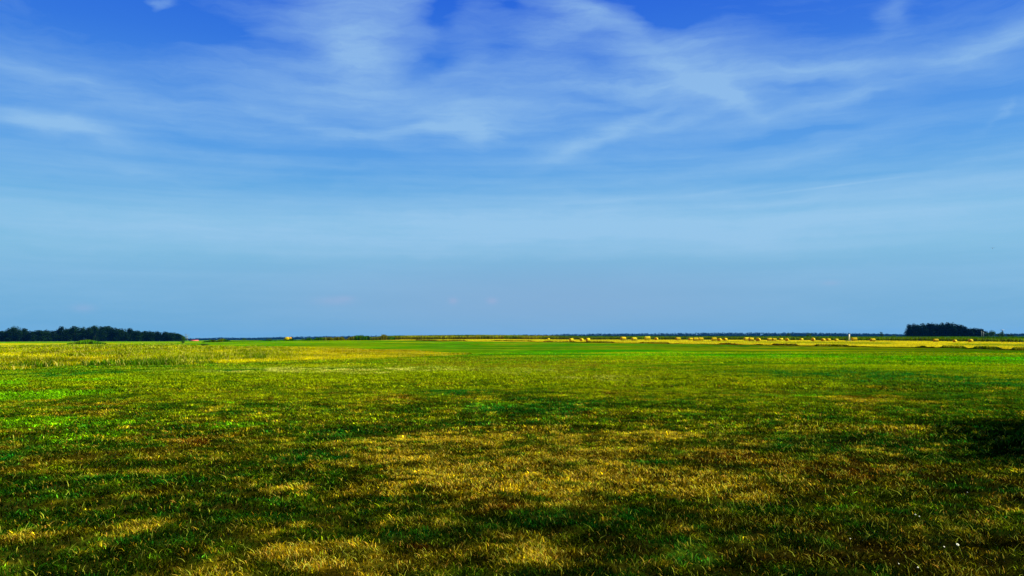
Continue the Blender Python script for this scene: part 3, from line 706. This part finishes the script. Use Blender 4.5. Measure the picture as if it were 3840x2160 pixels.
# ------------------------------------------------------------------ small white flowers
M_pet = solid('petal', (.5, .52, .38), .7, .05, 20); M_yel = solid('flower_centre', (.7, .5, .05), .8, .1, 30); M_stem = solid('stem', (.05, .15, .02), .8, .2, 20)
def flower():
    root = empty('white_flower', (0, 0, 0)); m = MB(); m.tube([(0, 0, -.01), (.003, 0, .03), (0, .003, .055)], [.0016, .0014, .0012], 6); m.build('stem', M_stem, root)
    m = MB()
    for k in range(11):
        a = 2 * math.pi * k / 11; ca, sa = math.cos(a), math.sin(a); pts = []
        for rr, w, zz in ((.004, .002, .056), (.012, .0045, .059), (.02, .004, .057), (.024, .0012, .054)):
            for s in (-1, 1): pts.append((ca * rr - sa * w * s, sa * rr + ca * w * s, zz))
        m.add(pts, [[0, 1, 3, 2], [2, 3, 5, 4], [4, 5, 7, 6]])
    m.build('petals', M_pet, root); m = MB(); m.tube([(0, 0, .053), (0, 0, .058), (0, 0, .062)], [.005, .007, .004], 10); m.build('centre', M_yel, root); return root
fp = flower()
FL = [(3586,2062,.5,'largest white flower in the dark grass at lower right'), (3538,2067,.26,'tiny white flower just left of the largest flower'),
      (3432,1944,.3,'left of two close white flowers in the right-hand grass'), (3447,1950,.26,'right of two close white flowers in the right-hand grass'),
      (3440,2146,.26,'white flower nearest the bottom edge at right'), (3368,2129,.2,'faint small flower left of the one at the bottom edge'),
      (3628,1858,.22,'white flower highest in the dark right-hand grass'), (3188,2035,.22,'faint white flower on its own left of the largest')]
for i, (px, py, s, lab) in enumerate(FL):
    c = at(px, py); o = fp if i == 0 else copy_tree(fp); o.location = (c[0], c[1], float(terr(*c)) + .02); o.scale = (s,) * 3
    o.rotation_euler = (R(35), R(rng.uniform(-15, 15)), rng.uniform(-.5, .5)); tag(o, lab, 'flower', 'white flowers in the turf')
# ------------------------------------------------------------------ bird
d = pdir(3722, 931); bl = np.array([0, 0, EYE]) + d * 150; M_bird = solid('feathers', (.03, .03, .035), .8, .1, 5)
bd = empty('bird', bl, R(60)); m = MB(); m.tube([(-.16, 0, 0), (-.1, 0, .0), (0, 0, .01), (.1, 0, .02), (.15, 0, .02), (.18, 0, .015)], [.015, .035, .05, .035, .028, .005], 10); m.build('body', M_bird, bd, True)
for s in (-1, 1):
    m = MB(); pts = [(.05, 0, .03), (-.06, 0, .03), (.07, s * .16, .09), (-.05, s * .16, .09), (.0, s * .33, .07), (-.03, s * .33, .068)]
    pts += [(p[0], p[1], p[2] - .008) for p in pts]
    m.add(pts, [[0, 1, 3, 2], [2, 3, 5, 4], [6, 8, 9, 7], [8, 10, 11, 9], [0, 2, 8, 6], [2, 4, 10, 8], [1, 7, 9, 3], [3, 9, 11, 5]]); m.build('wing', M_bird, bd)
m = MB(); m.add([(-.15, -.01, 0), (-.15, .01, 0), (-.26, .05, 0), (-.26, -.05, 0), (-.15, -.01, .008), (-.15, .01, .008), (-.26, .05, .006), (-.26, -.05, .006)],
                [[3, 2, 1, 0], [4, 5, 6, 7], [0, 1, 5, 4], [1, 2, 6, 5], [2, 3, 7, 6], [3, 0, 4, 7]]); m.build('tail', M_bird, bd)
tag(bd, 'tiny dark bird high in the sky above the right wood', 'bird')

# ------------------------------------------------------------------ haze
HZ = 2.3e-5
m = MB(); m.box((0, 0, 16.5), (10100, 10100, 49)); 
hm, nt = newmat('haze_air'); pv = nt.nodes.new('ShaderNodeVolumePrincipled'); oo = nt.nodes.new('ShaderNodeOutputMaterial')
pv.inputs['Color'].default_value = (.03, .33, 1.0, 1); pv.inputs['Density'].default_value = HZ; nt.links.new(pv.outputs[0], oo.inputs['Volume'])
hb = m.build('haze', hm); tag(hb, 'thin blue haze over the far fields', 'haze', None, 'stuff')

# ------------------------------------------------------------------ world
w = bpy.data.worlds.new("World"); SC.world = w; w.use_nodes = True; nt = w.node_tree; N = nt.nodes; L = nt.links; N.clear()
def lin(*c): return tuple(((x / 255) / 12.92 if x / 255 < .04045 else ((x / 255 + .055) / 1.055) ** 2.4) for x in c)
out = N.new('ShaderNodeOutputWorld'); bg = N.new('ShaderNodeBackground'); L.new(bg.outputs[0], out.inputs[0])
EXPO = 1.4; STR = .08; bg.inputs['Strength'].default_value = STR
G = 1 / (STR * 2 ** EXPO)
sky = N.new('ShaderNodeTexSky'); sky.sky_type = 'NISHITA'; sky.sun_disc = False; sky.sun_elevation = SEL; sky.sun_rotation = SAZ; sky.dust_density = 1
tc = N.new('ShaderNodeTexCoord'); sx = N.new('ShaderNodeSeparateXYZ'); L.new(tc.outputs['Generated'], sx.inputs[0])
def math_(op, a, b=None, c=None):
    n = N.new('ShaderNodeMath'); n.operation = op
    for i, v in enumerate((a, b, c)):
        if v is None: continue
        if isinstance(v, (int, float)): n.inputs[i].default_value = v
        else: L.new(v, n.inputs[i])
    return n.outputs[0]
el = math_('MULTIPLY', math_('ARCSINE', sx.outputs['Z']), 180 / math.pi)
az = math_('MULTIPLY', math_('ARCTAN2', sx.outputs['X'], sx.outputs['Y']), 180 / math.pi)
ramp = N.new('ShaderNodeValToRGB'); L.new(math_('DIVIDE', el, 60.0), ramp.inputs[0])
RP = [(-1, (100, 168, 213)), (0, (100, 168, 213)), (2, (106, 172, 216)), (4, (116, 178, 219)), (6, (122, 185, 222)), (8, (122, 186, 226)), (10.5, (96, 168, 226)), (13, (84, 156, 228)), (16, (68, 140, 226)), (20, (46, 116, 222)), (23.5, (30, 98, 218)), (40, (12, 70, 180)), (60, (8, 54, 150))]
cr = ramp.color_ramp
while len(cr.elements) < len(RP): cr.elements.new(.5)
for e, (a, c) in zip(cr.elements, RP): e.position = max(a, 0) / 60 if a >= 0 else 0; e.color = (*lin(*c), 1)
cr.interpolation = 'LINEAR'
# warped az/el coordinates
cv = N.new('ShaderNodeCombineXYZ'); L.new(az, cv.inputs[0]); L.new(el, cv.inputs[1])
def noise(scale, detail, sxy=(1, 1), rot=0, off=0, rough=.5, src=None):
    mp = N.new('ShaderNodeMapping'); mp.inputs['Scale'].default_value = (sxy[0], sxy[1], 1); mp.inputs['Rotation'].default_value = (0, 0, R(rot)); mp.inputs['Location'].default_value = (off, off * .7, 0)
    L.new(src or cv.outputs[0], mp.inputs[0]); n = N.new('ShaderNodeTexNoise'); n.inputs['Scale'].default_value = scale; n.inputs['Detail'].default_value = detail; n.inputs['Roughness'].default_value = rough
    L.new(mp.outputs[0], n.inputs['Vector']); return n
wn = noise(.16, 4, (.5, 1), 0, 3); vs = N.new('ShaderNodeVectorMath'); vs.operation = 'SUBTRACT'; L.new(wn.outputs['Color'], vs.inputs[0]); vs.inputs[1].default_value = (.5, .5, .5)
vm = N.new('ShaderNodeVectorMath'); vm.operation = 'MULTIPLY'; L.new(vs.outputs[0], vm.inputs[0]); vm.inputs[1].default_value = (5, 2.2, 0)
va = N.new('ShaderNodeVectorMath'); va.operation = 'ADD'; L.new(cv.outputs[0], va.inputs[0]); L.new(vm.outputs[0], va.inputs[1])
wf = noise(.8, 4, (.45, 1), 8, 9); vf = N.new('ShaderNodeVectorMath'); vf.operation = 'SUBTRACT'; L.new(wf.outputs['Color'], vf.inputs[0]); vf.inputs[1].default_value = (.5, .5, .5)
vg_ = N.new('ShaderNodeVectorMath'); vg_.operation = 'MULTIPLY'; L.new(vf.outputs[0], vg_.inputs[0]); vg_.inputs[1].default_value = (2.6, 1.1, 0)
vb = N.new('ShaderNodeVectorMath'); vb.operation = 'ADD'; L.new(va.outputs[0], vb.inputs[0]); L.new(vg_.outputs[0], vb.inputs[1]); WP = vb.outputs[0]
# blob group
gr = bpy.data.node_groups.new('cloud_blob', 'ShaderNodeTree')
for nm, ty in (('P', 'NodeSocketVector'), ('C', 'NodeSocketVector'), ('Rot', 'NodeSocketFloat'), ('S', 'NodeSocketVector'), ('A', 'NodeSocketFloat'), ('In', 'NodeSocketFloat')):
    gr.interface.new_socket(nm, in_out='INPUT', socket_type=ty)
gr.interface.new_socket('Out', in_out='OUTPUT', socket_type='NodeSocketFloat')
gi = gr.nodes.new('NodeGroupInput'); go = gr.nodes.new('NodeGroupOutput')
s1 = gr.nodes.new('ShaderNodeVectorMath'); s1.operation = 'SUBTRACT'; gr.links.new(gi.outputs['P'], s1.inputs[0]); gr.links.new(gi.outputs['C'], s1.inputs[1])
vr = gr.nodes.new('ShaderNodeVectorRotate'); vr.rotation_type = 'Z_AXIS'; gr.links.new(s1.outputs[0], vr.inputs['Vector']); gr.links.new(gi.outputs['Rot'], vr.inputs['Angle'])
s2 = gr.nodes.new('ShaderNodeVectorMath'); s2.operation = 'MULTIPLY'; gr.links.new(vr.outputs[0], s2.inputs[0]); gr.links.new(gi.outputs['S'], s2.inputs[1])
dt = gr.nodes.new('ShaderNodeVectorMath'); dt.operation = 'DOT_PRODUCT'; gr.links.new(s2.outputs[0], dt.inputs[0]); gr.links.new(s2.outputs[0], dt.inputs[1])
def gm(op, a, b=None):
    n = gr.nodes.new('ShaderNodeMath'); n.operation = op
    for i, v in enumerate((a, b)):
        if v is None: continue
        if isinstance(v, (int, float)): n.inputs[i].default_value = v
        else: gr.links.new(v, n.inputs[i])
    return n.outputs[0]
e_ = gm('EXPONENT', gm('MULTIPLY', dt.outputs['Value'], -1.0)); gr.links.new(gm('ADD', gm('MULTIPLY', e_, gi.outputs['A']), gi.outputs['In']), go.inputs[0])
def blobs(lst, P):
    prev = None
    for (px, py, rx, ry, rot, amp) in lst:
        d = pdir(px * K, py * K); a = math.degrees(math.atan2(d[0], d[1])); e = math.degrees(math.asin(d[2])); s = 57.3 * K / F
        g = N.new('ShaderNodeGroup'); g.node_tree = gr; L.new(P, g.inputs['P']); g.inputs['C'].default_value = (a, e, 0); g.inputs['Rot'].default_value = -R(rot)
        g.inputs['S'].default_value = (1 / (rx * s), 1 / (ry * s), 0); g.inputs['A'].default_value = amp
        if prev is None: g.inputs['In'].default_value = 0
        else: L.new(prev, g.inputs['In'])
        prev = g.outputs[0]
    return prev
CL = [(1300,230,620,120,0,.20),(900,130,330,130,0,.16),(1750,200,430,110,0,.18),(2400,120,220,50,4,.05),(250,260,420,90,-8,.14),
      (870,70,110,90,10,.26),(930,140,100,50,0,.26),(1000,20,130,40,0,.24),(920,230,240,40,-8,.18),(800,318,180,18,-14,.22),(920,345,130,16,4,.18),(1090,318,190,20,9,.34),(1215,332,40,24,0,.36),(1180,270,150,36,-10,.16),
      (680,220,130,40,-15,.10),(180,195,260,22,-8,.20),(90,298,150,22,-8,.30),(190,325,120,28,-12,.16),(350,430,90,12,-8,.14),(430,10,18,24,-50,.34),(620,110,150,34,20,.10),
      (1480,30,150,30,-14,.38),(1400,80,100,34,16,.26),(1310,70,50,40,0,.14),(1720,150,150,50,-18,.22),(1650,120,110,40,-10,.10),(1850,240,90,20,-34,.34),(1800,200,90,30,-20,.18),(2020,180,200,18,-2,.28),(2080,262,150,18,6,.34),(2150,220,60,30,0,.18),(1560,212,180,12,-4,.12),
      (1540,330,180,20,22,.32),(1410,368,70,20,10,.26),(1700,300,160,16,14,.18),(2520,95,150,30,10,.40),(2450,140,110,26,-4,.12),(2210,25,34,50,-30,.22),(2515,300,40,9,45,.16),
      (2000,385,260,18,5,.14),(1700,440,380,20,3,.12),(2400,430,200,12,5,.12),(900,430,300,12,-3,.06),
      (1400,585,700,34,1,.50),(1500,535,700,30,2,.34),(1250,500,600,12,2,.10),(480,590,420,26,0,.30),(350,535,500,22,0,.14),(2150,565,450,40,2,.32),(1200,640,500,16,1,.10),(900,545,200,8,2,.08),(200,620,260,14,0,.10),
      (430,50,230,48,-6,-.30),(1115,30,46,56,0,-.30),(1690,30,80,36,0,-.26),(1085,165,80,32,22,-.26),(1480,242,120,14,-4,-.26),(2010,335,160,12,2,-.22),(2020,218,100,8,-2,-.12),(2080,60,170,30,0,-.16),(1500,160,90,22,0,-.16),
      (2450,240,150,24,0,-.12),(620,372,320,18,-6,-.14),(1450,665,900,16,0,-.10),(1290,20,30,30,0,-.14),(1600,265,100,12,8,-.14),(1260,140,60,40,30,-.12)]
ST = [(2080,470,130,2.6,3.5,.22),(1960,475,60,4,5,.10),(1820,482,110,5,5,.16),(1500,507,190,6,3,.16),(1880,520,400,8,3,.08),(1350,560,260,3,2,.08),(1000,600,260,4,1,.06)]
streak = noise(.42, 8, (.17, 1.1), -3, 5, .66, WP); fine = noise(.9, 6, (.35, 1), 12, 1, .6, WP)
dens = math_('ADD', blobs(CL, WP), blobs(ST, cv.outputs[0]))
mod = math_('ADD', math_('MULTIPLY', streak.outputs[0], 1.3), math_('MULTIPLY', fine.outputs[0], .5))
dens = math_('MULTIPLY', dens, math_('ADD', math_('MULTIPLY', mod, .95), .25))
fade = N.new('ShaderNodeMapRange'); L.new(el, fade.inputs[0]); fade.inputs[1].default_value = 24; fade.inputs[2].default_value = 31; fade.inputs[3].default_value = 1; fade.inputs[4].default_value = 0
fad2 = N.new('ShaderNodeMapRange'); L.new(math_('ABSOLUTE', az), fad2.inputs[0]); fad2.inputs[1].default_value = 37; fad2.inputs[2].default_value = 45; fad2.inputs[3].default_value = 1; fad2.inputs[4].default_value = 0
edge = math_('MULTIPLY', fade.outputs[0], fad2.outputs[0]); dens = math_('MULTIPLY', dens, edge)
veil = math_('MULTIPLY', math_('MULTIPLY', math_('SUBTRACT', streak.outputs[0], .46), .60), edge)
lay = noise(.5, 7, (.06, 1.6), 2, 14, .6, cv.outputs[0])
lf = N.new('ShaderNodeMapRange'); L.new(el, lf.inputs[0]); lf.inputs[1].default_value = 19; lf.inputs[2].default_value = 9; lf.inputs[3].default_value = 0; lf.inputs[4].default_value = 1
lg = N.new('ShaderNodeMapRange'); L.new(el, lg.inputs[0]); lg.inputs[1].default_value = 2; lg.inputs[2].default_value = 7; lg.inputs[3].default_value = .25; lg.inputs[4].default_value = 1
lay_ = math_('MULTIPLY', math_('MULTIPLY', math_('SUBTRACT', lay.outputs[0], .38), .95), math_('MULTIPLY', math_('MULTIPLY', lf.outputs[0], lg.outputs[0]), edge))
dens = math_('ADD', dens, math_('ADD', veil, lay_)); cd = N.new('ShaderNodeClamp'); L.new(dens, cd.inputs[0]); cd.inputs['Min'].default_value = 0; cd.inputs['Max'].default_value = .68
mixs = N.new('ShaderNodeMix'); mixs.data_type = 'RGBA'; L.new(cd.outputs[0], mixs.inputs[0])
# tinted physical sky blended with the clear-sky gradient
ns = N.new('ShaderNodeMix'); ns.data_type = 'RGBA'; ns.inputs[0].default_value = .03
g1 = N.new('ShaderNodeVectorMath'); g1.operation = 'SCALE'; L.new(ramp.outputs[0], g1.inputs[0]); g1.inputs['Scale'].default_value = G
L.new(g1.outputs[0], ns.inputs[6]); L.new(sky.outputs[0], ns.inputs[7]); L.new(ns.outputs[2], mixs.inputs[6])
mixs.inputs[7].default_value = (*[c * G for c in lin(160, 203, 238)], 1)
# mauve low centre and small pink puffs
mau = blobs([(1350,760,700,100,0,.75)], cv.outputs[0]); puf = blobs([(840,757,45,11,0,.16),(870,750,20,7,0,.1),(1140,757,11,8,0,.22),(1238,757,13,8,0,.22),(210,775,22,9,0,.15),(2090,712,20,6,0,.12)], cv.outputs[0])
m1 = N.new('ShaderNodeMix'); m1.data_type = 'RGBA'; L.new(mau, m1.inputs[0]); L.new(mixs.outputs[2], m1.inputs[6]); m1.inputs[7].default_value = (*[c * G for c in lin(136, 174, 212)], 1)
m2 = N.new('ShaderNodeMix'); m2.data_type = 'RGBA'; L.new(puf, m2.inputs[0]); L.new(m1.outputs[2], m2.inputs[6]); m2.inputs[7].default_value = (*[c * G for c in lin(190, 180, 215)], 1)
L.new(m2.outputs[2], bg.inputs['Color'])
# beyond the part of the sky that carries the modelled cirrus, only the clear gradient is evaluated (keeps the render quick)
bg2 = N.new('ShaderNodeBackground'); bg2.inputs['Strength'].default_value = STR; L.new(ns.outputs[2], bg2.inputs['Color'])
mk = math_('MULTIPLY', math_('LESS_THAN', el, 31.0), math_('LESS_THAN', math_('ABSOLUTE', az), 45.0))
ms = N.new('ShaderNodeMixShader'); L.new(mk, ms.inputs[0]); L.new(bg2.outputs[0], ms.inputs[1]); L.new(bg.outputs[0], ms.inputs[2]); L.new(ms.outputs[0], out.inputs[0])
w.cycles.sampling_method = 'NONE'

# ------------------------------------------------------------------ sun and camera
sl = bpy.data.lights.new('sun', 'SUN'); sl.energy = 5; sl.angle = R(.5); sl.color = (1, .93, .8); so = bpy.data.objects.new('sun', sl); COL.objects.link(so)
sd = Vector((math.sin(SAZ) * math.cos(SEL), math.cos(SAZ) * math.cos(SEL), math.sin(SEL))); so.rotation_euler = sd.to_track_quat('Z', 'Y').to_euler(); so.location = (0, 0, 30)
cam = bpy.data.cameras.new('camera'); cam.sensor_width = 36; cam.lens = 36 * F / 3840; cam.clip_start = .1; cam.clip_end = 20000
co = bpy.data.objects.new('camera', cam); COL.objects.link(co)
mw = Matrix.Identity(4)
for i in range(3): mw[i][0] = riv[i]; mw[i][1] = upv[i]; mw[i][2] = -fwd[i]
mw[2][3] = EYE; co.matrix_world = mw; SC.camera = co
vs_ = SC.view_settings; vs_.view_transform = 'Standard'; vs_.look = 'None'; vs_.exposure = EXPO; vs_.gamma = 1
SC.cycles.max_bounces = 4; SC.cycles.volume_bounces = 0
